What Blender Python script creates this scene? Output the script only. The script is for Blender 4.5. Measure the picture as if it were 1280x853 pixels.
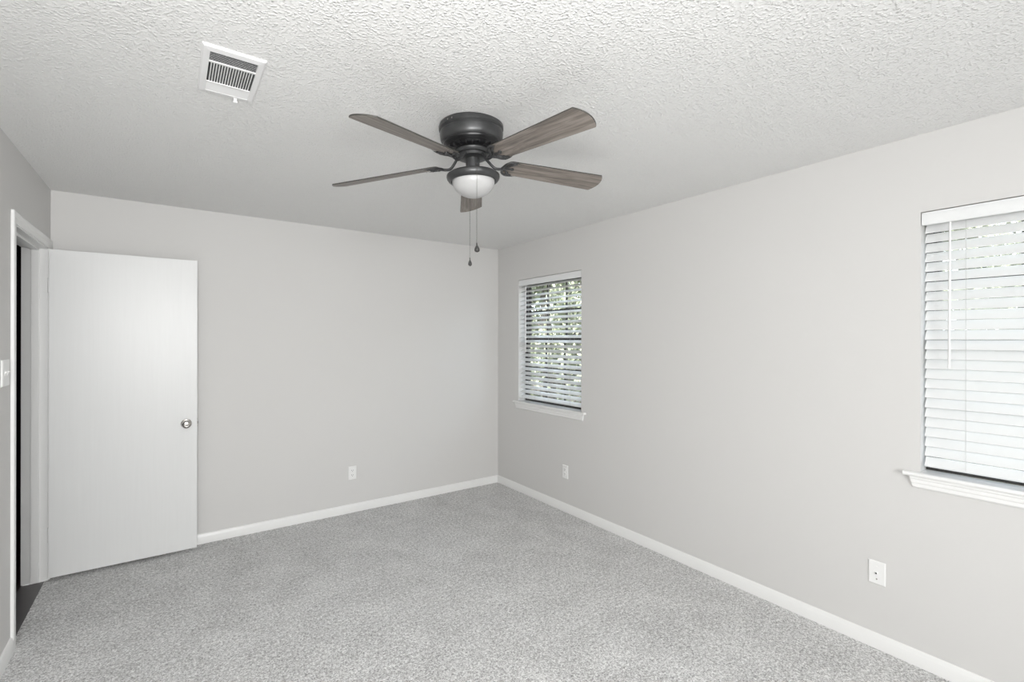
import bpy, bmesh, math, random
from math import sin, cos, pi, radians as R
from mathutils import Vector, Matrix, Euler

scene = bpy.context.scene
for o in list(bpy.data.objects):
    bpy.data.objects.remove(o, do_unlink=True)
COL = scene.collection

# ------------------------------------------------------------------ camera
F_PX, YAW, ROLL, CAM_H = 595.57, 0.6213, 0.0015, 1.4978
cd = bpy.data.cameras.new('camera')
cd.sensor_width = 36.0
cd.lens = F_PX / 1280 * 36.0
cd.shift_x = -0.186 / 1280
cd.shift_y = -2.066 / 1280
cd.clip_start = 0.02
cam = bpy.data.objects.new('camera', cd)
COL.objects.link(cam)
Fv = Vector((sin(YAW), cos(YAW), 0))
Rv = Vector((cos(YAW), -sin(YAW), 0))
Uv = Vector((0, 0, 1))
R2 = Rv * cos(ROLL) + Uv * sin(ROLL)
U2 = -Rv * sin(ROLL) + Uv * cos(ROLL)
m = Matrix.Identity(4)
for i in range(3):
    m[i][0] = R2[i]; m[i][1] = U2[i]; m[i][2] = -Fv[i]
m[2][3] = CAM_H
cam.matrix_world = m
scene.camera = cam

# ------------------------------------------------------------------ colour management
scene.view_settings.view_transform = 'Standard'
scene.view_settings.look = 'None'
scene.view_settings.exposure = 0.0
scene.view_settings.gamma = 1.0
scene.view_settings.use_curve_mapping = False
scene.cycles.denoising_prefilter = 'NONE'

# ------------------------------------------------------------------ sky, lights
w = bpy.data.worlds.new('sky'); scene.world = w; w.use_nodes = True
nt = w.node_tree; nt.nodes.clear()
wo = nt.nodes.new('ShaderNodeOutputWorld'); bg = nt.nodes.new('ShaderNodeBackground')
sky = nt.nodes.new('ShaderNodeTexSky'); sky.sky_type = 'HOSEK_WILKIE'
sky.turbidity = 5.0; sky.ground_albedo = 0.4
sky.sun_direction = Vector((-0.55, -0.35, 0.76)).normalized()
hs = nt.nodes.new('ShaderNodeHueSaturation'); hs.inputs['Saturation'].default_value = 0.35
nt.links.new(sky.outputs[0], hs.inputs['Color'])
nt.links.new(hs.outputs[0], bg.inputs['Color']); nt.links.new(bg.outputs[0], wo.inputs['Surface'])
bg.inputs['Strength'].default_value = 29

def light(name, kind, loc, target, power, color=(1, 1, 1), size=(1, 1), **kw):
    ld = bpy.data.lights.new(name, kind); ld.energy = power; ld.color = color
    if kind == 'AREA':
        ld.shape = 'RECTANGLE'; ld.size, ld.size_y = size
    for k, v in kw.items(): setattr(ld, k, v)
    lo = bpy.data.objects.new(name, ld); COL.objects.link(lo)
    lo.location = loc
    lo.rotation_euler = (Vector(target) - Vector(loc)).to_track_quat('-Z', 'Y').to_euler()
    return lo
SUN = light('sun', 'SUN', (-6, -4, 9), (0, 0, 0), 25.0, (1.0, 0.97, 0.92), angle=R(1.5))
# added fill light behind the camera; the rear wall has no window
REAR = light('rear_fill', 'AREA', (0.20, -3.10, 1.45), (0.70, 3.0, 1.0), 97, (0.99, 0.995, 1.0), (1.4, 1.8))
# the photographer's soft flash just behind and above the camera
FLASH = light('soft_flash', 'AREA', (-0.1, -0.15, 1.75), (1.3, 3.5, 1.15), 44, (1.0, 0.995, 0.985), (0.7, 0.7))

# ------------------------------------------------------------------ materials
def mat(name, color=(0.8, 0.8, 0.8), rough=0.5, metal=0.0, spec=0.5, **kw):
    m = bpy.data.materials.new(name); m.use_nodes = True
    b = m.node_tree.nodes['Principled BSDF']
    b.inputs['Base Color'].default_value = (*color, 1)
    b.inputs['Roughness'].default_value = rough
    b.inputs['Metallic'].default_value = metal
    b.inputs['Specular IOR Level'].default_value = spec
    for k, v in kw.items():
        b.inputs[k].default_value = v
    return m
def N(m, t, **kw):
    n = m.node_tree.nodes.new(t)
    for k, v in kw.items():
        if k in n.inputs: n.inputs[k].default_value = v
        else: setattr(n, k, v)
    return n
def L(m, a, b): m.node_tree.links.new(a, b)
def BS(m): return m.node_tree.nodes['Principled BSDF']
def coords(m, scale=(1, 1, 1), kind='Object'):
    tc = N(m, 'ShaderNodeTexCoord'); mp = N(m, 'ShaderNodeMapping')
    mp.inputs['Scale'].default_value = scale
    L(m, tc.outputs[kind], mp.inputs['Vector']); return mp.outputs[0]
def noise(m, vec, scale, detail=2.0, rough=0.5, dist=0.0):
    n = N(m, 'ShaderNodeTexNoise'); n.inputs['Scale'].default_value = scale
    n.inputs['Detail'].default_value = detail; n.inputs['Roughness'].default_value = rough
    n.inputs['Distortion'].default_value = dist
    L(m, vec, n.inputs['Vector']); return n.outputs['Fac']
def ramp(m, fac, stops):
    r = N(m, 'ShaderNodeValToRGB'); e = r.color_ramp.elements
    while len(e) < len(stops): e.new(0.5)
    for el, (p, c) in zip(e, stops):
        el.position = p; el.color = (*c, 1) if len(c) == 3 else c
    L(m, fac, r.inputs[0]); return r.outputs[0]
def bump(m, h, strength=0.3, dist=0.01, prev=None):
    b = N(m, 'ShaderNodeBump'); b.inputs['Strength'].default_value = strength; b.inputs['Distance'].default_value = dist
    L(m, h, b.inputs['Height'])
    if prev is not None: L(m, prev, b.inputs['Normal'])
    return b.outputs[0]
def math_(m, op, a, b=None):
    n = N(m, 'ShaderNodeMath', operation=op)
    if hasattr(a, 'type'): L(m, a, n.inputs[0])
    else: n.inputs[0].default_value = a
    if b is not None:
        if hasattr(b, 'type'): L(m, b, n.inputs[1])
        else: n.inputs[1].default_value = b
    return n.outputs[0]

# wall paint: warm light grey eggshell with a faint roller stipple
WALL = mat('wall_paint', (0.655, 0.648, 0.636), 0.62, spec=0.35)
v = coords(WALL)
L(WALL, bump(WALL, noise(WALL, v, 170, 2), 0.10, 0.002, bump(WALL, noise(WALL, v, 9, 2), 0.05, 0.006)), BS(WALL).inputs['Normal'])
# ceiling: sprayed splatter texture in white paint
CEIL = mat('textured_ceiling_paint', (0.80, 0.80, 0.79), 0.38, spec=0.5)
v = coords(CEIL)
wn = N(CEIL, 'ShaderNodeTexNoise'); wn.inputs['Scale'].default_value = 60; L(CEIL, v, wn.inputs['Vector'])
wv = N(CEIL, 'ShaderNodeVectorMath', operation='MULTIPLY_ADD'); L(CEIL, wn.outputs['Color'], wv.inputs[0]); wv.inputs[1].default_value = (0.012, 0.012, 0.012); L(CEIL, v, wv.inputs[2])
vo = N(CEIL, 'ShaderNodeTexVoronoi'); vo.inputs['Scale'].default_value = 108; L(CEIL, wv.outputs[0], vo.inputs['Vector'])
h1 = ramp(CEIL, vo.outputs['Distance'], [(0.10, (1, 1, 1)), (0.62, (0, 0, 0))])
n2 = noise(CEIL, v, 55, 3.0, 0.6)
hh = math_(CEIL, 'MULTIPLY', h1, ramp(CEIL, n2, [(0.38, (0.25, 0.25, 0.25)), (0.62, (1, 1, 1))]))
L(CEIL, bump(CEIL, hh, 0.72, 0.0048), BS(CEIL).inputs['Normal'])
# carpet: grey cut pile of lighter and darker yarns, brushed in patches
CARPET = mat('carpet_pile', (0.4, 0.4, 0.4), 0.95, spec=0.1)
v = coords(CARPET)
a1 = noise(CARPET, v, 230, 2, 0.6); a2 = noise(CARPET, v, 105, 3, 0.65); a3 = noise(CARPET, v, 48, 2, 0.6)
mixf = math_(CARPET, 'ADD', math_(CARPET, 'ADD', math_(CARPET, 'MULTIPLY', a1, 0.33), math_(CARPET, 'MULTIPLY', a2, 0.45)), math_(CARPET, 'MULTIPLY', a3, 0.22))
big = noise(CARPET, v, 4.2, 3, 0.6, 0.5)
mixf = math_(CARPET, 'ADD', mixf, math_(CARPET, 'MULTIPLY', math_(CARPET, 'SUBTRACT', big, 0.5), 0.09))
L(CARPET, ramp(CARPET, mixf, [(0.40, (0.25, 0.248, 0.245)), (0.50, (0.585, 0.582, 0.577)), (0.60, (0.94, 0.937, 0.93))]), BS(CARPET).inputs['Base Color'])
BS(CARPET).inputs['Sheen Weight'].default_value = 0.15
L(CARPET, bump(CARPET, mixf, 0.6, 0.012, bump(CARPET, big, 0.25, 0.03)), BS(CARPET).inputs['Normal'])
TRIM = mat('white_trim_paint', (0.83, 0.83, 0.82), 0.32)
DOORP = mat('white_door_paint', (0.81, 0.815, 0.81), 0.36)
v = coords(DOORP, (28, 28, 1.1))
dn = noise(DOORP, v, 3.0, 4, 0.6)
L(DOORP, ramp(DOORP, dn, [(0.3, (0.745, 0.75, 0.745)), (0.7, (0.76, 0.765, 0.76))]), BS(DOORP).inputs['Base Color'])
L(DOORP, bump(DOORP, dn, 0.03, 0.001), BS(DOORP).inputs['Normal'])
BLIND = mat('white_blind_slats', (0.79, 0.80, 0.80), 0.34)
v = coords(BLIND, (30, 2, 30))
L(BLIND, bump(BLIND, noise(BLIND, v, 6, 3), 0.04, 0.001), BS(BLIND).inputs['Normal'])
CORD = mat('white_cord', (0.55, 0.55, 0.54), 0.7)
WANDM = mat('clear_white_wand', (0.88, 0.88, 0.88), 0.15)
FRAME = mat('dark_bronze_window_frame', (0.035, 0.033, 0.030), 0.4)
NICKEL = mat('satin_nickel', (0.42, 0.405, 0.385), 0.20, 1.0)
HINGE = mat('painted_hinge', (0.84, 0.84, 0.83), 0.3, 0.0)
PLAST = mat('white_wall_plate_plastic', (0.84, 0.84, 0.83), 0.3)
DARKS = mat('dark_socket', (0.05, 0.05, 0.05), 0.6)
DUCT = mat('dark_duct_metal', (0.045, 0.048, 0.05), 0.6, 0.3)
VENTM = mat('white_vent_enamel', (0.80, 0.80, 0.80), 0.35)
GUN = mat('dark_gunmetal_enamel', (0.045, 0.046, 0.047), 0.34, 0.35, 0.6)
v = coords(GUN)
L(GUN, ramp(GUN, noise(GUN, v, 30, 3), [(0.3, (0.038, 0.039, 0.040)), (0.7, (0.056, 0.057, 0.058))]), BS(GUN).inputs['Base Color'])
BLKM = mat('black_motor_metal', (0.012, 0.012, 0.013), 0.3, 0.3)
CHAINM = mat('aged_brass_chain', (0.16, 0.155, 0.145), 0.4, 0.8)
FOBM = mat('dark_pull_fob', (0.035, 0.034, 0.033), 0.45)
OPAL = mat('frosted_white_glass', (0.47, 0.47, 0.468), 0.28, spec=0.5)
BS(OPAL).inputs['Subsurface Weight'].default_value = 0.35
BS(OPAL).inputs['Subsurface Radius'].default_value = (0.03, 0.03, 0.03)
GLASS = bpy.data.materials.new('window_glass'); GLASS.use_nodes = True
gt = GLASS.node_tree; gt.nodes.clear()
go = gt.nodes.new('ShaderNodeOutputMaterial'); gm = gt.nodes.new('ShaderNodeMixShader')
gtr = gt.nodes.new('ShaderNodeBsdfTransparent'); ggl = gt.nodes.new('ShaderNodeBsdfGlossy'); ggl.inputs['Roughness'].default_value = 0.02
gtr.inputs['Color'].default_value = (0.93, 0.95, 0.94, 1); gm.inputs[0].default_value = 0.06
gt.links.new(gtr.outputs[0], gm.inputs[1]); gt.links.new(ggl.outputs[0], gm.inputs[2]); gt.links.new(gm.outputs[0], go.inputs[0])
# fan blades: weathered grey-brown oak laminate, grain along the blade
WOOD = mat('weathered_oak_laminate', (0.2, 0.17, 0.15), 0.42)
tc = N(WOOD, 'ShaderNodeTexCoord'); oi = N(WOOD, 'ShaderNodeObjectInfo')
ad = N(WOOD, 'ShaderNodeVectorMath', operation='ADD'); L(WOOD, tc.outputs['Object'], ad.inputs[0])
cx = N(WOOD, 'ShaderNodeCombineXYZ'); L(WOOD, math_(WOOD, 'MULTIPLY', oi.outputs['Random'], 7.0), cx.inputs[0]); L(WOOD, math_(WOOD, 'MULTIPLY', oi.outputs['Random'], 3.0), cx.inputs[1])
L(WOOD, cx.outputs[0], ad.inputs[1])
mp = N(WOOD, 'ShaderNodeMapping'); mp.inputs['Scale'].default_value = (2.2, 30, 30); L(WOOD, ad.outputs[0], mp.inputs[0])
g1 = noise(WOOD, mp.outputs[0], 1.6, 5, 0.62, 0.9)
mp2 = N(WOOD, 'ShaderNodeMapping'); mp2.inputs['Scale'].default_value = (9, 220, 220); L(WOOD, ad.outputs[0], mp2.inputs[0])
g2 = noise(WOOD, mp2.outputs[0], 1.0, 3, 0.6)
gsum = math_(WOOD, 'ADD', math_(WOOD, 'MULTIPLY', g1, 0.75), math_(WOOD, 'MULTIPLY', g2, 0.25))
L(WOOD, ramp(WOOD, gsum, [(0.33, (0.095, 0.082, 0.073)), (0.47, (0.188, 0.162, 0.142)), (0.60, (0.29, 0.256, 0.227))]), BS(WOOD).inputs['Base Color'])
L(WOOD, bump(WOOD, gsum, 0.15, 0.002), BS(WOOD).inputs['Normal'])
EDGE = mat('dark_blade_edge', (0.05, 0.048, 0.042), 0.5)
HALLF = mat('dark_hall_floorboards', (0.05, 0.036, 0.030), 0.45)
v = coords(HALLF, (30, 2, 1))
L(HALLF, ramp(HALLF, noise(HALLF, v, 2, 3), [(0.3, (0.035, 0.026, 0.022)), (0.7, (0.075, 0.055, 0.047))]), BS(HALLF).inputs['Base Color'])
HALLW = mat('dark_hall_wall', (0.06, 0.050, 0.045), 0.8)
THRESH = mat('dark_threshold_strip', (0.09, 0.083, 0.085), 0.4)
LEAF = mat('tree_leaves', (0.16, 0.22, 0.08), 0.5)
v = coords(LEAF)
L(LEAF, ramp(LEAF, noise(LEAF, v, 3.5, 3), [(0.32, (0.085, 0.10, 0.06)), (0.5, (0.19, 0.21, 0.135)), (0.7, (0.34, 0.355, 0.25))]), BS(LEAF).inputs['Base Color'])
BARK = mat('tree_bark', (0.12, 0.10, 0.08), 0.9)
v = coords(BARK, (6, 6, 1))
L(BARK, ramp(BARK, noise(BARK, v, 4, 4), [(0.35, (0.06, 0.05, 0.042)), (0.65, (0.19, 0.165, 0.14))]), BS(BARK).inputs['Base Color'])
LAWN = mat('lawn_with_leaf_litter', (0.2, 0.2, 0.1), 0.95)
v = coords(LAWN)
L(LAWN, ramp(LAWN, noise(LAWN, v, 5, 5), [(0.35, (0.035, 0.038, 0.022)), (0.52, (0.075, 0.066, 0.045)), (0.68, (0.12, 0.095, 0.07))]), BS(LAWN).inputs['Base Color'])
FENCEM = mat('weathered_fence_boards', (0.24, 0.20, 0.17), 0.85)
v = coords(FENCEM, (8, 8, 1))
L(FENCEM, ramp(FENCEM, noise(FENCEM, v, 3, 4), [(0.35, (0.12, 0.10, 0.085)), (0.65, (0.26, 0.22, 0.185))]), BS(FENCEM).inputs['Base Color'])

# ------------------------------------------------------------------ helpers
def link_bm(name, bm, mt, parent=None, smooth=False, angle=35, mtx=None):
    bmesh.ops.recalc_face_normals(bm, faces=bm.faces)
    me = bpy.data.meshes.new(name); bm.to_mesh(me); bm.free()
    for x in (mt if isinstance(mt, (list, tuple)) else [mt]): me.materials.append(x)
    if smooth:
        me.shade_smooth() if hasattr(me, 'shade_smooth') else None
        try: me.set_sharp_from_angle(angle=R(angle))
        except Exception: pass
    o = bpy.data.objects.new(name, me); COL.objects.link(o)
    if parent: o.parent = parent
    if mtx is not None: o.matrix_local = mtx
    return o
def empty(name, loc=(0, 0, 0), parent=None):
    o = bpy.data.objects.new(name, None); o.empty_display_size = 0.05
    COL.objects.link(o); o.location = loc
    if parent: o.parent = parent
    return o
def tag(o, label, cat, group=None, kind=None):
    o['label'] = label; o['category'] = cat
    if group: o['group'] = group
    if kind: o['kind'] = kind
    return o
def struct(o, label, cat): return tag(o, label, cat, kind='structure')
def box(bm, x0, y0, z0, x1, y1, z1, bev=0.0, mi=0):
    x0, x1 = sorted((x0, x1)); y0, y1 = sorted((y0, y1)); z0, z1 = sorted((z0, z1))
    vs = [bm.verts.new(p) for p in ((x0, y0, z0), (x1, y0, z0), (x1, y1, z0), (x0, y1, z0), (x0, y0, z1), (x1, y0, z1), (x1, y1, z1), (x0, y1, z1))]
    fs = [bm.faces.new([vs[i] for i in f]) for f in ((3, 2, 1, 0), (4, 5, 6, 7), (0, 1, 5, 4), (1, 2, 6, 5), (2, 3, 7, 6), (3, 0, 4, 7))]
    for f in fs: f.material_index = mi
    if bev > 0:
        es = set()
        for f in fs: es.update(f.edges)
        bmesh.ops.bevel(bm, geom=list(es), offset=bev, segments=2, affect='EDGES', profile=0.6)
    return vs
def prism(bm, prof, fn, s0, s1, mi=0):
    """extrude closed 2D profile between parameters s0 and s1; fn(a, b, s) -> xyz"""
    A = [bm.verts.new(fn(a, b, s0)) for a, b in prof]; B = [bm.verts.new(fn(a, b, s1)) for a, b in prof]
    n = len(prof)
    fs = [bm.faces.new(A[::-1]), bm.faces.new(B)]
    for i in range(n): fs.append(bm.faces.new((A[i], A[(i + 1) % n], B[(i + 1) % n], B[i])))
    for f in fs: f.material_index = mi
def lathe(bm, prof, seg=48, mtx=Matrix.Identity(4), mi=0):
    rings = []
    for r, z in prof:
        if r < 1e-6: rings.append([bm.verts.new(mtx @ Vector((0, 0, z)))])
        else: rings.append([bm.verts.new(mtx @ Vector((r * cos(2 * pi * k / seg), r * sin(2 * pi * k / seg), z))) for k in range(seg)])
    for a, b in zip(rings, rings[1:]):
        for k in range(seg):
            k2 = (k + 1) % seg
            if len(a) == 1 and len(b) == 1: continue
            if len(a) == 1: f = bm.faces.new((a[0], b[k], b[k2]))
            elif len(b) == 1: f = bm.faces.new((a[k], b[0], a[k2]))
            else: f = bm.faces.new((a[k], b[k], b[k2], a[k2]))
            f.material_index = mi
def tube(bm, pts, r, seg=8, flat=1.0, cap=True):
    pts = [Vector(p) for p in pts]; rs = r if isinstance(r, (list, tuple)) else [r] * len(pts)
    rings = []
    for i, p in enumerate(pts):
        t = (pts[min(i + 1, len(pts) - 1)] - pts[max(i - 1, 0)]).normalized()
        up = Vector((0, 0, 1)) if abs(t.z) < 0.95 else Vector((0, 1, 0))
        s = t.cross(up).normalized(); u = s.cross(t).normalized()
        rings.append([bm.verts.new(p + s * rs[i] * cos(2 * pi * k / seg) + u * rs[i] * flat * sin(2 * pi * k / seg)) for k in range(seg)])
    for a, b in zip(rings, rings[1:]):
        for k in range(seg): bm.faces.new((a[k], a[(k + 1) % seg], b[(k + 1) % seg], b[k]))
    if cap: bm.faces.new(rings[0][::-1]); bm.faces.new(rings[-1])
def spline(pts, n=8):
    pts = [Vector(p) for p in pts]; P = [pts[0]] + pts + [pts[-1]]; out = []
    for i in range(1, len(P) - 2):
        for k in range(n):
            t = k / n; a, b, c, d = P[i - 1], P[i], P[i + 1], P[i + 2]
            out.append(0.5 * ((2 * b) + (c - a) * t + (2 * a - 5 * b + 4 * c - d) * t * t + (3 * b - a - 3 * c + d) * t ** 3))
    out.append(pts[-1]); return out
def wall_holes(bm, fn, depth, u0, u1, z0, z1, holes):
    """wall slab with rectangular openings; fn(u, z, d) -> xyz, d = 0 room face, depth = far face"""
    us = sorted({u0, u1, *[h[0] for h in holes], *[h[1] for h in holes]}); zs = sorted({z0, z1, *[h[2] for h in holes], *[h[3] for h in holes]})
    def solid(i, j):
        if i < 0 or j < 0 or i >= len(us) - 1 or j >= len(zs) - 1: return False
        cu, cz = (us[i] + us[i + 1]) / 2, (zs[j] + zs[j + 1]) / 2
        return not any(h[0] < cu < h[1] and h[2] < cz < h[3] for h in holes)
    def q(*p): bm.faces.new([bm.verts.new(fn(*c)) for c in p])
    for i in range(len(us) - 1):
        for j in range(len(zs) - 1):
            if not solid(i, j): continue
            a, b, c, d = us[i], us[i + 1], zs[j], zs[j + 1]
            q((a, c, 0), (b, c, 0), (b, d, 0), (a, d, 0)); q((a, c, depth), (a, d, depth), (b, d, depth), (b, c, depth))
            if not solid(i - 1, j): q((a, c, 0), (a, d, 0), (a, d, depth), (a, c, depth))
            if not solid(i + 1, j): q((b, c, 0), (b, c, depth), (b, d, depth), (b, d, 0))
            if not solid(i, j - 1): q((a, c, 0), (a, c, depth), (b, c, depth), (b, c, 0))
            if not solid(i, j + 1): q((a, d, 0), (b, d, 0), (b, d, depth), (a, d, depth))
    bmesh.ops.remove_doubles(bm, verts=bm.verts, dist=1e-5)

# ------------------------------------------------------------------ room shell
XL, XR, YB, YR, H = -0.621, 2.793, 4.157, -3.20, 2.44
TH = 0.13                         # wall thickness
W_Z0, W_Z1 = 0.892, 2.083         # window openings
WIN = [(2.907, 3.792), (-0.201, 0.686)]
D_Y0, D_Y1, D_Z = 3.298, 4.075, 2.052   # door opening

bm = bmesh.new(); box(bm, XL - 0.012, YR, -0.10, XR, YB, 0.0)
struct(link_bm('floor', bm, CARPET), 'grey speckled cut pile carpet covering the whole bedroom floor', 'floor')
bm = bmesh.new(); box(bm, XL - 1.6, YR - 0.3, H, XR + 0.3, 7.0, H + 0.15)
struct(link_bm('ceiling', bm, CEIL), 'white splatter textured ceiling above the bedroom', 'ceiling')
bm = bmesh.new(); box(bm, XL - TH, YB, -0.1, XR + TH, YB + TH, H)
struct(link_bm('wall_back', bm, WALL), 'light grey painted back wall behind the open white door', 'wall')
bm = bmesh.new(); wall_holes(bm, lambda u, z, d: (XR + d, u, z), TH, YR - TH, YB, -0.1, H, [(a, b, W_Z0 - 0.02, W_Z1) for a, b in WIN])
struct(link_bm('wall_right', bm, WALL), 'light grey painted wall on the right with two windows', 'wall')
bm = bmesh.new(); wall_holes(bm, lambda u, z, d: (XL - d, u, z), 0.115, YR - TH, YB, 0.0, H, [(D_Y0 - 0.018, D_Y1 + 0.018, -1, D_Z + 0.018)])
struct(link_bm('wall_left', bm, WALL), 'light grey painted wall on the left with the doorway', 'wall')
bm = bmesh.new(); box(bm, XL, YR - TH, -0.1, XR, YR, H)
struct(link_bm('wall_rear', bm, WALL), 'light grey painted wall behind the camera', 'wall')

# baseboards
BT, BH = 0.013, 0.073
bprof = [(0, 0), (BT, 0), (BT, BH * 0.70), (BT * 0.86, BH * 0.76), (BT * 0.72, BH * 0.82), (BT * 0.66, BH * 0.90), (BT * 0.42, BH * 0.97), (0.002, BH), (0, BH)]
def base(name, fn, s0, s1, label):
    bm = bmesh.new(); prism(bm, bprof, fn, s0, s1)
    struct(link_bm(name, bm, TRIM, smooth=True, angle=40), label, 'baseboard')
base('baseboard_back', lambda a, b, s: (s, YB - a, b), XL + 0.001, XR - 0.002, 'white baseboard along the foot of the back wall')
base('baseboard_right', lambda a, b, s: (XR - a, s, b), YR + 0.001, YB - 0.002, 'white baseboard along the foot of the right wall below the windows')
base('baseboard_left', lambda a, b, s: (XL + a, s, b), YR + 0.001, 3.234, 'white baseboard along the left wall beside the door casing')

# ------------------------------------------------------------------ doorway: jambs, stop, casing
JX0, JX1 = XL - 0.118, XL + 0.001
trim = empty('trim_1', (XL, 3.68, 0)); struct(trim, 'white painted door frame and casing around the doorway on the left', 'door frame')
def child(name, bm, mt, parent, **k):
    o = link_bm(name, bm, mt, **k); o.parent = parent
    o.matrix_parent_inverse = Matrix.Translation(parent.location).inverted()
    return o
bm = bmesh.new(); box(bm, JX0, D_Y1, 0.0, JX1, D_Y1 + 0.0175, D_Z + 0.017, 0.001)
box(bm, XL - 0.074, D_Y1 - 0.011, 0.0, XL - 0.037, D_Y1 + 0.001, D_Z, 0.002); child('hinge_jamb', bm, TRIM, trim)
bm = bmesh.new(); box(bm, JX0, D_Y0 - 0.0175, 0.0, JX1, D_Y0, D_Z + 0.017, 0.001)
box(bm, XL - 0.074, D_Y0 - 0.001, 0.0, XL - 0.037, D_Y0 + 0.011, D_Z, 0.002); child('strike_jamb', bm, TRIM, trim)
bm = bmesh.new(); box(bm, JX0, D_Y0, D_Z, JX1, D_Y1, D_Z + 0.017, 0.001)
box(bm, XL - 0.074, D_Y0 + 0.011, D_Z - 0.011, XL - 0.037, D_Y1 - 0.011, D_Z + 0.001, 0.002); child('head_jamb', bm, TRIM, trim)
CW, CT = 0.057, 0.013
cprof = [(0, 0), (CW, 0), (CW, CT * 0.55), (CW * 0.9, CT * 0.72), (CW * 0.55, CT * 0.8), (CW * 0.45, CT * 0.95), (CW * 0.2, CT), (CW * 0.06, CT * 0.97), (0, CT * 0.8)]
# profile (a across from outer edge, b out of the wall); the outer edge is the thick one
c0, c1, cz = D_Y0 - 0.006 - CW, D_Y1 + 0.006 + CW, D_Z + 0.006 + CW
bm = bmesh.new()
A = [bm.verts.new((XL + b, c0 + a, 0.0)) for a, b in cprof]; B = [bm.verts.new((XL + b, c0 + a, cz - a)) for a, b in cprof]
n = len(cprof); bm.faces.new(A); bm.faces.new(B)
for i in range(n): bm.faces.new((A[i], A[(i + 1) % n], B[(i + 1) % n], B[i]))
child('side_casing', bm, TRIM, trim)
bm = bmesh.new()
A = [bm.verts.new((XL + b, c1 - a, 0.0)) for a, b in cprof]; B = [bm.verts.new((XL + b, c1 - a, cz - a)) for a, b in cprof]
bm.faces.new(A); bm.faces.new(B)
for i in range(n): bm.faces.new((A[i], A[(i + 1) % n], B[(i + 1) % n], B[i]))
child('side_casing', bm, TRIM, trim)
bm = bmesh.new()
A = [bm.verts.new((XL + b, c0 + a, cz - a)) for a, b in cprof]; B = [bm.verts.new((XL + b, c1 - a, cz - a)) for a, b in cprof]
bm.faces.new(A); bm.faces.new(B)
for i in range(n): bm.faces.new((A[i], A[(i + 1) % n], B[(i + 1) % n], B[i]))
child('head_casing', bm, TRIM, trim)
bm = bmesh.new(); box(bm, XL - 0.119, D_Y0, -0.02, XL - 0.012, D_Y1, -0.003)
struct(link_bm('trim_2', bm, THRESH), 'dark threshold strip between the carpet and the hall floor', 'threshold')

# dim hall beyond the doorway
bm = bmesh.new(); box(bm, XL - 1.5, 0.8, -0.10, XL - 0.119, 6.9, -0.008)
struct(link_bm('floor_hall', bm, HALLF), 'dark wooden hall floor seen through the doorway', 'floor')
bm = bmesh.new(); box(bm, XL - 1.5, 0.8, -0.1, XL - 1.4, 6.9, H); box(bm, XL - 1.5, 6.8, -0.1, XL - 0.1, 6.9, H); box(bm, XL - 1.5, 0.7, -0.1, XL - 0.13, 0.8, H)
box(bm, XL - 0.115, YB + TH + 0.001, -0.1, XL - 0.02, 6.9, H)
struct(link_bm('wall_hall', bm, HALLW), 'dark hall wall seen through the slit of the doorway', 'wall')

# ------------------------------------------------------------------ the open door
DX0, DX1, DY0, DY1, DZ0, DZ1 = -0.611, 0.151, 4.040, 4.074, 0.022, 2.050
door = empty('door_1', (DX0, DY1, 0)); struct(door, 'flush white slab door swung open flat against the back wall', 'door')
bm = bmesh.new(); box(bm, DX0, DY0, DZ0, DX1, DY1, DZ1, 0.0012); child('door_slab', bm, DOORP, door)
KX, KZ = 0.088, 0.905
kprof = [(0, 0), (0.0315, 0), (0.0325, 0.002), (0.031, 0.006), (0.020, 0.009), (0.0125, 0.011), (0.0115, 0.026), (0.014, 0.031), (0.022, 0.036), (0.0262, 0.043), (0.0268, 0.049), (0.025, 0.056), (0.020, 0.0605), (0.013, 0.0625), (0.011, 0.0615), (0.0105, 0.0635), (0.004, 0.064), (0.0035, 0.0625), (0, 0.0625)]
bm = bmesh.new(); lathe(bm, kprof, 40, Matrix.Translation((KX, DY0, KZ)) @ Matrix.Rotation(R(90), 4, 'X')); k = child('door_knob', bm, NICKEL, door, smooth=True, angle=50); k['label'] = 'round satin nickel knob'
bm = bmesh.new(); lathe(bm, kprof, 40, Matrix.Translation((KX, DY1, KZ)) @ Matrix.Rotation(R(-90), 4, 'X')); child('door_knob', bm, NICKEL, door, smooth=True, angle=50)
bm = bmesh.new(); box(bm, DX1, DY0 + 0.005, KZ - 0.028, DX1 + 0.0015, DY1 - 0.005, KZ + 0.028, 0.0004); box(bm, DX1 + 0.001, DY0 + 0.011, KZ - 0.008, DX1 + 0.006, DY1 - 0.011, KZ + 0.008, 0.002); child('latch', bm, NICKEL, door)
for z in (1.83, 0.28):
    bm = bmesh.new()
    box(bm, XL - 0.034, D_Y1 - 0.0022, z - 0.044, XL - 0.002, D_Y1 + 0.0005, z + 0.044, 0.0006)
    lathe(bm, [(0, -0.047), (0.004, -0.047), (0.0058, -0.044), (0.0058, 0.044), (0.004, 0.047), (0, 0.047)], 16, Matrix.Translation((XL + 0.004, D_Y1 - 0.001, z)))
    for s in (-0.03, 0, 0.03):
        lathe(bm, [(0.0035, 0), (0.0035, 0.001), (0, 0.0012)], 10, Matrix.Translation((XL - 0.018 + (0.008 if s else -0.006), D_Y1 - 0.002, z + s)) @ Matrix.Rotation(R(90), 4, 'X'))
    child('hinge', bm, HINGE, door)

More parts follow.
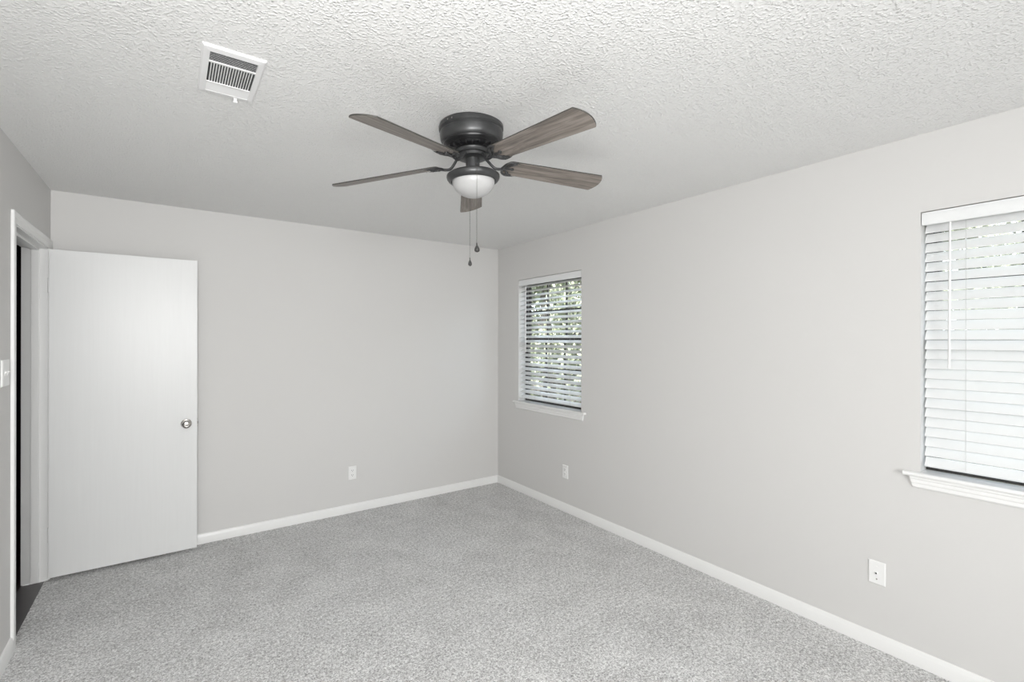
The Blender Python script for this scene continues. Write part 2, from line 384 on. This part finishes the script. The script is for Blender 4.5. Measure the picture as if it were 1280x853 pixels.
# ------------------------------------------------------------------ windows
def window(name, y0, y1, label):
    t = empty(name, (XR, (y0 + y1) / 2, W_Z0)); struct(t, label, 'window')
    xf = XR + 0.085
    fr = 0.030
    bm = bmesh.new()
    for b in ((y0, y0 + fr, W_Z0, W_Z1), (y1 - fr, y1, W_Z0, W_Z1), (y0 + fr, y1 - fr, W_Z0, W_Z0 + fr), (y0 + fr, y1 - fr, W_Z1 - fr, W_Z1)):
        box(bm, xf, b[0], b[2], xf + 0.044, b[1], b[3], 0.001)
    child('window_frame', bm, FRAME, t)
    zm = 1.50
    def sash(x, z0, z1):
        ya, yb = y0 + fr, y1 - fr; s = 0.020
        bm = bmesh.new()
        box(bm, x, ya, z0, x + 0.016, ya + s, z1, 0.001); box(bm, x, yb - s, z0, x + 0.016, yb, z1, 0.001)
        box(bm, x, ya + s, z0, x + 0.016, yb - s, z0 + s * 1.1, 0.001); box(bm, x, ya + s, z1 - s * 1.1, x + 0.016, yb - s, z1, 0.001)
        so = child('sash', bm, FRAME, t)
        bm = bmesh.new(); ga, gb = ya + s, yb - s
        for k in (1, 2):
            yy = ga + (gb - ga) * k / 3; box(bm, x + 0.004, yy - 0.009, z0 + s, x + 0.014, yy + 0.009, z1 - s)
        zz = (z0 + z1) / 2; box(bm, x + 0.0035, ga, zz - 0.009, x + 0.0145, gb, zz + 0.009)
        mo = child('muntin', bm, FRAME, t)
        bm = bmesh.new(); box(bm, x + 0.0075, ga - 0.004, z0 + 0.016, x + 0.0105, gb + 0.004, z1 - 0.016)
        child('window_pane', bm, GLASS, t)
    sash(xf + 0.024, zm - 0.018, W_Z1 - fr); sash(xf + 0.004, W_Z0 + fr, zm + 0.018)
    # stool (inner sill board) with horns, moulded apron below
    bm = bmesh.new()
    st = [(XR + 0.085, W_Z0 - 0.0195), (XR - 0.026, W_Z0 - 0.0195), (XR - 0.031, W_Z0 - 0.016), (XR - 0.033, W_Z0 - 0.010), (XR - 0.031, W_Z0 - 0.004), (XR - 0.026, W_Z0 - 0.0005), (XR + 0.085, W_Z0 - 0.0005)]
    prism(bm, st, lambda a, b, s: (a, s, b), y0 + 0.0005, y1 - 0.0005)
    for s0, s1 in ((y0 - 0.058, y0), (y1, y1 + 0.058)):
        st2 = [(min(a, XR - 0.0003), b) for a, b in st]
        prism(bm, st2, lambda a, b, s: (a, s, b), s0, s1)
    child('window_sill', bm, TRIM, t)
    bm = bmesh.new(); zt = W_Z0 - 0.0195
    ap = [(0, 0), (0.020, 0), (0.020, -0.010), (0.0165, -0.014), (0.0165, -0.028), (0.0135, -0.033), (0.0135, -0.047), (0.009, -0.053), (0, -0.055)]
    A = [bm.verts.new((XR - a, y0 - 0.036 - b * 0.22, zt + b)) for a, b in ap]; B = [bm.verts.new((XR - a, y1 + 0.036 + b * 0.22, zt + b)) for a, b in ap]
    bm.faces.new(A); bm.faces.new(B); n = len(ap)
    for i in range(n): bm.faces.new((A[i], A[(i + 1) % n], B[(i + 1) % n], B[i]))
    child('sill_apron', bm, TRIM, t)
    return t
window('window_1', *WIN[0], 'dark framed window with small panes near the far corner of the right wall')
window('window_2', *WIN[1], 'near window at the right edge of the picture, almost hidden by its blind')

def blind(y0, y1, theta, label, bottom, wand_y):
    t = empty('window_blind', (XR + 0.03, (y0 + y1) / 2, bottom)); tag(t, label, 'blind', 'white slatted blinds in the two windows')
    ya, yb = y0 + 0.004, y1 - 0.004; ztop = W_Z1 - 0.004; vh = 0.058; xv = XR + 0.001
    bm = bmesh.new()
    vp = [(0, 0), (0.007, 0), (0.007, -vh + 0.004), (0.005, -vh), (0.001, -vh + 0.002), (-0.001, -vh + 0.008), (-0.0025, -vh + 0.013), (-0.0025, -0.014), (-0.001, -0.008), (0, -0.006)]
    prism(bm, vp, lambda a, b, s: (xv + a, s, ztop + b), ya, yb)
    for yy in (ya, yb - 0.006): box(bm, xv + 0.006, yy, ztop - vh + 0.005, xv + 0.045, yy + 0.006, ztop, 0.001)
    child('valance', bm, BLIND, t, smooth=True, angle=35)
    bm = bmesh.new(); box(bm, xv + 0.012, ya + 0.008, ztop - 0.042, xv + 0.058, yb - 0.008, ztop - 0.001, 0.002)
    child('headrail', bm, BLIND, t)
    xc = XR + 0.036; pitch = 0.0445; th = R(theta)
    zr = bottom + 0.024 * sin(th) + 0.0065 * cos(th)
    zf = ztop - vh - 0.006 - 0.008 * sin(th); ns = round((zf - zr - 0.006) / pitch); pitch = (zf - zr - 0.006) / ns
    zs = [zf - i * pitch for i in range(ns)]
    bm = bmesh.new(); hw = 0.0252; tk = 0.0014
    sp = []
    for i in range(7): u = -1 + i / 3; sp.append((u * hw, tk + 0.0013 * (1 - u * u)))
    for i in range(6, -1, -1): u = -1 + i / 3; sp.append((u * hw, -tk + 0.0013 * (1 - u * u)))
    rnd = random.Random(int(y0 * 100) + 5)
    for z in zs:
        tj = th + R(rnd.uniform(-1.2, 1.2)); zj = z + rnd.uniform(-0.0006, 0.0006)
        prism(bm, sp, lambda a, b, s: (xc + a * cos(tj) - b * sin(tj), s, zj + a * sin(tj) + b * cos(tj)), ya + 0.006, yb - 0.006)
    child('slats', bm, BLIND, t, smooth=True, angle=50)
    bm = bmesh.new()
    rp = [(-0.024, -0.004), (-0.022, -0.0065), (0.022, -0.0065), (0.024, -0.004), (0.024, 0.004), (0.020, 0.0065), (-0.020, 0.0065), (-0.024, 0.004)]
    prism(bm, rp, lambda a, b, s: (xc + a * cos(th) - b * sin(th), s, zr + a * sin(th) + b * cos(th)), ya + 0.006, yb - 0.006)
    child('bottom_rail', bm, BLIND, t, smooth=True, angle=30)
    # ladder and lift cords
    hx = hw * cos(th) + 0.0015; hz = hw * sin(th)
    for yy in (y1 - 0.149, (y0 + y1) / 2, y0 + 0.149):
        bm = bmesh.new()
        tube(bm, [(xc - hx, yy, ztop - vh - 0.001), (xc - hx, yy, zr - 0.012)], 0.0007, 6)
        tube(bm, [(xc + hx, yy, ztop - vh - 0.001), (xc + hx, yy, zr)], 0.0007, 6)
        for z in zs: tube(bm, [(xc - hx, yy, z - hz - 0.003), (xc + hx, yy, z + hz - 0.003)], 0.0005, 5)
        child('ladder_cord', bm, CORD, t)
    bm = bmesh.new(); wx = XR - 0.009
    tube(bm, [(xv + 0.012, wand_y, ztop - vh + 0.001), (xv + 0.000, wand_y, ztop - vh - 0.004), (wx, wand_y, ztop - vh - 0.007)], 0.0016, 6)
    tube(bm, [(wx, wand_y, ztop - vh - 0.004), (wx, wand_y, ztop - vh - 0.018)], 0.0032, 8)
    tube(bm, [(wx, wand_y, ztop - vh - 0.018), (wx, wand_y + 0.002, 1.392)], 0.0042, 8)
    tube(bm, [(wx, wand_y + 0.002, 1.392), (wx, wand_y + 0.002, 1.374)], [0.0048, 0.0052], 8)
    child('tilt_wand', bm, WANDM, t, smooth=True, angle=60)
    return t
blind(*WIN[0], 27, 'white blind with half open slats in the far window beside the room corner', 0.922, 3.665)
blind(*WIN[1], 57, 'white blind with nearly closed slats in the near window at the right edge', 0.915, 0.583)

# ------------------------------------------------------------------ wall plates
def plate_local(bm, wd=0.070, ht=0.115, th=0.0055):
    # local: x right, z up, -y out of the wall
    pf = 0.004
    a = [(-wd / 2, -ht / 2), (wd / 2, -ht / 2), (wd / 2, ht / 2), (-wd / 2, ht / 2)]
    A = [bm.verts.new((x, 0, z)) for x, z in a]; M = [bm.verts.new((x, -th * 0.35, z)) for x, z in a]
    B = [bm.verts.new((x - math.copysign(pf, x), -th, z - math.copysign(pf, z))) for x, z in a]
    bm.faces.new(A); bm.faces.new(B)
    for P, Q in ((A, M), (M, B)):
        for i in range(4): bm.faces.new((P[i], P[(i + 1) % 4], Q[(i + 1) % 4], Q[i]))
def duplex(loc, rz, label):
    t = empty('power_outlet', loc); t.rotation_euler = (0, 0, rz); tag(t, label, 'outlet', 'duplex power outlets low on the walls')
    bm = bmesh.new(); plate_local(bm); o = link_bm('cover_plate', bm, PLAST, t)
    for s in (-1, 1):
        z = s * 0.0195
        bm = bmesh.new()
        pr = []
        for i in range(24):
            a = 2 * pi * i / 24; pr.append((max(-0.0168, min(0.0168, 0.0205 * cos(a))), max(-0.0142, min(0.0142, 0.0175 * sin(a)))))
        prism(bm, pr, lambda a, b, q: (a, q, z + b), -0.005, -0.0078)
        rc = link_bm('socket', bm, PLAST, t)
        bm = bmesh.new(); box(bm, -0.0078, -0.0083, z - 0.001, -0.0056, -0.0075, z + 0.008); box(bm, 0.0056, -0.0083, z - 0.001, 0.0078, -0.0075, z + 0.007)
        lathe(bm, [(0, 0.0075), (0.0026, 0.0075), (0.0026, 0.0083), (0, 0.0083)], 12, Matrix.Translation((0, 0, z - 0.007)) @ Matrix.Rotation(R(90), 4, 'X'))
        link_bm('socket_slots', bm, DARKS, rc)
    bm = bmesh.new(); lathe(bm, [(0.0035, 0.005), (0.003, 0.0068), (0, 0.007)], 12, Matrix.Rotation(R(90), 4, 'X')); link_bm('screw', bm, PLAST, t)
    return t
duplex((1.276, YB, 0.341), 0, 'white duplex outlet low on the back wall between door and corner')
duplex((XR, 3.102, 0.345), R(-90), 'white duplex outlet on the right wall just below the far window')
t = empty('cable_outlet', (XR, 0.850, 0.366)); t.rotation_euler = (0, 0, R(-90)); tag(t, 'white cable jack plate low on the right wall near the front window', 'outlet')
bm = bmesh.new(); plate_local(bm, 0.070, 0.112); link_bm('cover_plate', bm, PLAST, t)
RX90 = Matrix.Rotation(R(90), 4, 'X')
bm = bmesh.new(); lathe(bm, [(0.0075, 0.005), (0.0075, 0.0075), (0.0048, 0.0078), (0.0045, 0.014), (0.0030, 0.0142)], 6, RX90); link_bm('cable_jack', bm, PLAST, t)
bm = bmesh.new(); lathe(bm, [(0, 0.012), (0.0040, 0.0125), (0.0040, 0.0146), (0, 0.0146)], 14, RX90); link_bm('jack_socket', bm, DARKS, t)
for z in (0.030, -0.030):
    bm = bmesh.new(); lathe(bm, [(0.0034, 0.005), (0.0030, 0.0067), (0, 0.007)], 12, Matrix.Translation((0, 0, z)) @ RX90); link_bm('screw', bm, PLAST if z > 0 else NICKEL, t)
t = empty('light_switch', (XL, 3.130, 1.340)); t.rotation_euler = (0, 0, R(90)); tag(t, 'white toggle light switch on the left wall beside the door casing', 'light switch')
bm = bmesh.new(); plate_local(bm, 0.116, 0.122, 0.006); link_bm('cover_plate', bm, PLAST, t)
for x in (-0.023, 0.023):
    bm = bmesh.new(); box(bm, x - 0.005, -0.0075, -0.012, x + 0.005, -0.0055, 0.012, 0.0005)
    tube(bm, [(x, -0.005, 0), (x, -0.009, 0.004), (x, -0.0125, 0.0065)], [0.0048, 0.0042, 0.0036], 8)
    link_bm('toggle', bm, PLAST, t)

# ------------------------------------------------------------------ ceiling vent
VX0, VX1, VY0, VY1 = 0.079, 0.264, 1.797, 2.142
vent = empty('ceiling_vent', ((VX0 + VX1) / 2, (VY0 + VY1) / 2, H)); tag(vent, 'white metal air vent with dark louvre slots set in the ceiling', 'vent')
IX0, IX1, IY0, IY1 = 0.102, 0.241, 1.826, 2.117
bm = bmesh.new()
ring = []
for (x0, x1, y0, y1, z) in ((VX0, VX1, VY0, VY1, H), (VX0, VX1, VY0, VY1, H - 0.003), (VX0 + 0.005, VX1 - 0.005, VY0 + 0.005, VY1 - 0.005, H - 0.007), (IX0, IX1, IY0, IY1, H - 0.009), (IX0, IX1, IY0, IY1, H - 0.001)):
    ring.append([bm.verts.new(p) for p in ((x0, y0, z), (x1, y0, z), (x1, y1, z), (x0, y1, z))])
for a, b in zip(ring, ring[1:]):
    for i in range(4): bm.faces.new((a[i], a[(i + 1) % 4], b[(i + 1) % 4], b[i]))
for y in (1.893, 2.046): box(bm, IX0, y - 0.005, H - 0.009, IX1, y + 0.005, H - 0.006)
child('vent_frame', bm, VENTM, vent)
bm = bmesh.new(); box(bm, IX0 + 0.0002, IY0 + 0.0002, H - 0.0022, IX1 - 0.0002, IY1 - 0.0002, H - 0.0006); child('duct_opening', bm, DUCT, vent)
def louvre(bm, fn, w_, ang, s0, s1, tk=0.0006):
    c, s = cos(R(ang)), sin(R(ang)); hw = w_ / 2
    prism(bm, [(-hw * c - tk * s, -hw * s + tk * c), (hw * c - tk * s, hw * s + tk * c), (hw * c + tk * s, hw * s - tk * c), (-hw * c + tk * s, -hw * s - tk * c)], fn, s0, s1)
bm = bmesh.new(); n = 7
for i in range(n):
    y = IY0 + 0.004 + (1.888 - IY0 - 0.004) * (i + 0.5) / n
    louvre(bm, lambda a, b, s: (s, y + a, H - 0.0055 + b), 0.0034, 27, IX0, IX1, 0.00022)
child('louvre_bank', bm, VENTM, vent)
bm = bmesh.new(); n = 17
for i in range(n + 1):
    x = IX0 + (IX1 - IX0) * i / n
    if 0 < i < n: louvre(bm, lambda a, b, s: (x + a, s, H - 0.006 + b), 0.0046, 35, 1.898, 2.041)
child('louvre_bank', bm, VENTM, vent)
bm = bmesh.new(); n = 6
for i in range(n):
    y = 2.051 + (IY1 - 2.051) * (i + 0.5) / n
    louvre(bm, lambda a, b, s: (s, y + a, H - 0.006 + b), 0.0122, -14, IX0, IX1)
child('louvre_bank', bm, VENTM, vent)
bm = bmesh.new(); box(bm, 0.196, 2.131, H - 0.022, 0.207, 2.135, H - 0.004, 0.001); box(bm, 0.194, 2.126, H - 0.025, 0.209, 2.138, H - 0.020, 0.0015); child('damper_lever', bm, VENTM, vent)

# ------------------------------------------------------------------ ceiling fan
fan = empty('ceiling_fan')
tag(fan, 'five blade ceiling fan with grey brown wooden blades and dark metal housing', 'ceiling fan')
dn = Vector((0.043, -0.013, -1)).normalized(); Z = -dn
Xa = Vector((0, 1, 0)).cross(Z).normalized(); Ya = Z.cross(Xa)
fm = Matrix.Identity(4)
for i in range(3): fm[i][0] = Xa[i]; fm[i][1] = Ya[i]; fm[i][2] = Z[i]
fm[0][3], fm[1][3], fm[2][3] = 1.080, 1.823, H
fan.matrix_world = fm
bm = bmesh.new()
lathe(bm, [(0, 0.004), (0.138, 0.004), (0.1405, -0.002), (0.1425, -0.006), (0.1425, -0.018), (0.1395, -0.023), (0.1362, -0.025), (0.1362, -0.029), (0.139, -0.032), (0.1395, -0.037), (0.1375, -0.060), (0.134, -0.070), (0.130, -0.075), (0.125, -0.077), (0.120, -0.074), (0, -0.074)], 72)
child_ = link_bm('motor_housing', bm, GUN, fan, smooth=True, angle=30)
for k in range(2):
    a = R(196 + 9 * k); bm = bmesh.new(); lathe(bm, [(0.004, 0), (0.0035, 0.002), (0, 0.0026)], 12, Matrix.Translation((0.1422 * cos(a), 0.1422 * sin(a), -0.012)) @ Matrix.Rotation(a, 4, 'Z') @ Matrix.Rotation(R(90), 4, 'Y'))
    link_bm('housing_screw', bm, NICKEL, fan)
bm = bmesh.new()
lathe(bm, [(0.120, -0.072), (0.1265, -0.078), (0.1250, -0.084), (0.118, -0.090), (0.116, -0.093), (0.112, -0.094), (0.1065, -0.101), (0.098, -0.106), (0.070, -0.109), (0, -0.109)], 60)
for k in range(24):
    a = 2 * pi * k / 24
    vs = box(bm, 0.090, -0.0025, -0.1095, 0.114, 0.0025, -0.1)
    bmesh.ops.rotate(bm, verts=vs, cent=(0, 0, 0), matrix=Matrix.Rotation(a, 3, 'Z'))
link_bm('motor_vent_ring', bm, BLKM, fan, smooth=True, angle=30)
bm = bmesh.new()
lathe(bm, [(0, -0.104), (0.074, -0.105), (0.0765, -0.110), (0.0755, -0.117), (0.070, -0.1235), (0.062, -0.125), (0.062, -0.128), (0.066, -0.129), (0.066, -0.139), (0.060, -0.142), (0, -0.142)], 60)
link_bm('flywheel', bm, GUN, fan, smooth=True, angle=30)
bm = bmesh.new()
lathe(bm, [(0, -0.138), (0.030, -0.138), (0.0305, -0.150), (0.0305, -0.206), (0.034, -0.209), (0, -0.209)], 40)
link_bm('switch_housing', bm, GUN, fan, smooth=True, angle=30)
bm = bmesh.new()
lathe(bm, [(0, -0.206), (0.060, -0.207), (0.100, -0.209), (0.111, -0.2115), (0.1165, -0.217), (0.1175, -0.224), (0.1155, -0.233), (0.1095, -0.241), (0.103, -0.2445), (0.0985, -0.2445), (0.0975, -0.240), (0.095, -0.230), (0, -0.228)], 72)
link_bm('light_fitter', bm, GUN, fan, smooth=True, angle=30)
bm = bmesh.new()
pr = [(0.0945, -0.231), (0.0945, -0.243)]
for i in range(1, 15):
    a = pi / 2 * i / 14; pr.append((0.0942 * cos(a) ** 1.08 if i < 14 else 0, -0.243 - 0.071 * sin(a)))
lathe(bm, pr, 72)
link_bm('glass_bowl', bm, OPAL, fan, smooth=True, angle=60)

# blade mesh, along +X of its own frame; the arm is a sub-part of each blade
def blade_outline():
    r0, r1, w0, w1 = 0.158, 0.668, 0.100, 0.128
    pts = []
    def corner(cx_, cy_, rad, a0, a1, n=6):
        for i in range(n + 1):
            a = a0 + (a1 - a0) * i / n; pts.append((cx_ + rad * cos(a), cy_ + rad * sin(a)))
    corner(r0 + 0.025, -w0 / 2 + 0.025, 0.025, R(180), R(270))
    xe = r1 - 0.020
    corner(xe - 0.007, -w1 / 2 + 0.007, 0.007, R(272), R(325))
    for i in range(1, 12):
        u = -1 + 2 * i / 12; pts.append((xe - 0.001 + 0.021 * (1 - u * u), u * (w1 / 2 - 0.003)))
    corner(xe - 0.007, w1 / 2 - 0.007, 0.007, R(35), R(88))
    corner(r0 + 0.025, w0 / 2 - 0.025, 0.025, R(90), R(180))
    return pts
bm = bmesh.new(); ol = blade_outline(); tk = 0.0026
A = [bm.verts.new((x, y, -tk)) for x, y in ol]; B = [bm.verts.new((x, y, tk)) for x, y in ol]
bm.faces.new(A[::-1]); bm.faces.new(B); n = len(ol)
for i in range(n):
    f = bm.faces.new((A[i], A[(i + 1) % n], B[(i + 1) % n], B[i])); f.material_index = 1
b0 = link_bm('fan_blade', bm, [WOOD, EDGE], fan)
bm = bmesh.new(); zb = -tk - 0.0035
tube(bm, spline([(0.058, 0, 0.026), (0.070, 0, 0.020), (0.086, 0, 0.002), (0.106, 0, -0.014), (0.130, 0, -0.014), (0.156, 0, zb)]), 0.0062, 8)
for s in (-1, 1):
    tube(bm, spline([(0.136, 0, -0.012), (0.146, s * 0.018, zb - 0.001), (0.156, s * 0.037, zb), (0.176, s * 0.049, zb), (0.205, s * 0.050, zb), (0.232, s * 0.042, zb)]), [0.0062] * 24 + [0.0052 - 0.0004 * i for i in range(17)], 8, 0.8)
    tube(bm, spline([(0.150, 0, zb), (0.166, s * 0.016, zb), (0.180, s * 0.034, zb), (0.200, s * 0.044, zb)]), 0.0045, 8, 0.8)
    lathe(bm, [(0.0085, 0), (0.0085, -0.005), (0.005, -0.0075), (0, -0.008)], 14, Matrix.Translation((0.178, s * 0.034, zb + 0.003)))
tube(bm, [(0.150, 0, zb), (0.190, 0, zb)], [0.007, 0.0055], 8, 0.7)
lathe(bm, [(0.0085, 0), (0.0085, -0.005), (0.005, -0.0075), (0, -0.008)], 14, Matrix.Translation((0.192, 0, zb + 0.003)))
a0 = link_bm('blade_arm', bm, GUN, b0, smooth=True, angle=50); a0['label'] = 'dark metal arm with claw shaped bracket'
dphi = [-0.002, -0.011, 0.032, 0.006, -0.025]; dz = [0.006, -0.002, -0.004, -0.001, 0.001]
for i in range(5):
    if i == 0: b, a = b0, a0
    else:
        b = b0.copy(); COL.objects.link(b); a = a0.copy(); COL.objects.link(a); a.parent = b
    ph = -0.196 + i * 2 * pi / 5 + dphi[i]
    b.matrix_local = Matrix.Translation((0, 0, -0.155)) @ Matrix.Rotation(ph, 4, 'Z') @ Matrix.Rotation(0.0615 - dz[i] / 0.65, 4, 'Y') @ Matrix.Rotation(-0.242, 4, 'X')

# pull chains hang straight down from the switch housing
fi = fm.inverted()
def chain(pts_w, fob_r, fob_h, label):
    bm = bmesh.new(); P = [fi @ Vector(p) for p in pts_w]
    tube(bm, P, 0.0008, 6)
    ln = (P[-1] - P[-2]).length; nb = int(ln / 0.0065)
    for k in range(nb):
        p = P[-2].lerp(P[-1], (k + 0.5) / nb)
        lathe(bm, [(0, 0.0014), (0.0010, 0.0010), (0.0014, 0), (0.0010, -0.0010), (0, -0.0014)], 6, Matrix.Translation(p))
    c = link_bm('pull_chain', bm, CHAINM, fan)
    bm = bmesh.new()
    pr = [(0, 0), (0.0018, 0), (0.0022, -0.004), (0.0030, -0.10 * fob_h - 0.004)]
    for i in range(11):
        u = i / 10; z = -0.12 * fob_h - 0.004 - (fob_h * 0.88) * u
        pr.append((fob_r * (0.18 + 0.82 * sin(pi / 2 * min(1, u / 0.68)) ** 1.3) if u < 0.68 else fob_r * max(0.0, 1 - ((u - 0.68) / 0.32) ** 2.4) ** 0.5, z))
    pr[-1] = (0, pr[-1][1])
    lathe(bm, pr, 20, Matrix.Translation(fi @ Vector(pts_w[-1])))
    f = link_bm('pull_fob', bm, FOBM, c, smooth=True, angle=60)
cx_, cy_ = 1.080, 1.823
def pos(lat, dep, z):   # around the fan axis: lat to the camera's right, dep away from the camera
    return (cx_ + Rv.x * lat + Fv.x * dep, cy_ + Rv.y * lat + Fv.y * dep, z)
chain([pos(0.02, -0.025, 2.262), pos(0.030, -0.060, 2.250), pos(0.034, -0.122, 2.232), pos(0.035, -0.127, 2.220), pos(0.035, -0.127, 1.900)], 0.0112, 0.036, '')
chain([pos(-0.006, 0.030, 2.262), pos(-0.015, 0.110, 2.245), pos(-0.0165, 0.126, 2.222), pos(-0.0165, 0.126, 1.882)], 0.0086, 0.037, '')

# ------------------------------------------------------------------ outside: lawn, fence and trees
bm = bmesh.new(); box(bm, XR + 0.3, -40, -0.75, 70, 60, -0.55)
struct(link_bm('ground', bm, LAWN), 'grass and leaf litter outside the windows', 'ground')
def tree(x, y, h, cr, seed, label):
    rnd = random.Random(seed); t = empty('tree', (x, y, -0.55)); tag(t, label, 'tree', 'leafy trees outside the windows')
    bm = bmesh.new()
    tube(bm, spline([(0, 0, 0), (0.05, 0.03, h * 0.3), (-0.04, 0.06, h * 0.6), (0.02, 0, h * 0.85)], 4), [0.17 - 0.010 * k for k in range(13)], 10)
    tips = []
    for k in range(13):
        a = rnd.uniform(0, 2 * pi); z0 = h * rnd.uniform(0.18, 0.7); r = cr * rnd.uniform(0.5, 0.9)
        e = Vector((r * cos(a), r * sin(a), z0 + h * rnd.uniform(0.05, 0.22))); tips.append(e)
        tube(bm, spline([(0, 0, z0), (e.x * 0.5, e.y * 0.5, z0 + (e.z - z0) * 0.4), tuple(e)], 3), [0.055 - 0.006 * q for q in range(7)], 6)
    link_bm('trunk', bm, BARK, t, smooth=True, angle=60)
    vs, fs = [], []
    for k in range(46):
        if k < len(tips): c = tips[k]
        else:
            a = rnd.uniform(0, 2 * pi); zz = rnd.uniform(0.08, 1.0); rr = cr * math.sqrt(rnd.random()) * (1.05 - 0.45 * abs(zz - 0.45) * 2)
            c = Vector((rr * cos(a), rr * sin(a), h * zz))
        cs = rnd.uniform(0.35, 0.6) * cr * 0.55
        for q in range(240):
            d = Vector((rnd.gauss(0, 1), rnd.gauss(0, 1), rnd.gauss(0, 0.8))) * cs * 0.6
            p = c + d
            if p.z < 0.1: continue
            n1 = Vector((rnd.gauss(0, 1), rnd.gauss(0, 1), rnd.gauss(0, 1))).normalized(); n2 = n1.orthogonal().normalized(); n3 = n1.cross(n2)
            s = rnd.uniform(0.05, 0.10); i0 = len(vs)
            vs += [tuple(p - n2 * s), tuple(p + n3 * s * 0.45), tuple(p + n2 * s + n1 * s * 0.2), tuple(p - n3 * s * 0.45)]
            fs.append((i0, i0 + 1, i0 + 2, i0 + 3))
    me = bpy.data.meshes.new('foliage'); me.from_pydata(vs, [], fs); me.materials.append(LEAF)
    o = bpy.data.objects.new('foliage', me); COL.objects.link(o); o.parent = t
tree(6.2, 7.4, 4.6, 1.35, 3, 'leafy green tree seen through the slats of the far window')
tree(9.3, 9.9, 5.6, 1.7, 5, 'taller tree farther out beyond the far window')
tree(13.2, 13.6, 7.5, 2.5, 8, 'farthest and broadest tree beyond the far window')
tree(8.4, 2.2, 5.4, 1.6, 11, 'leafy green tree glimpsed between the slats of the near window')
tree(8.8, -2.4, 5.6, 1.6, 13, 'second tree outside the near window at the right edge')
tree(14.5, 2.6, 7.5, 2.6, 17, 'broad tree farther out behind the near window')
tree(14.0, -3.2, 7.0, 2.4, 19, 'distant tree out beyond the near window, hidden by its blind')
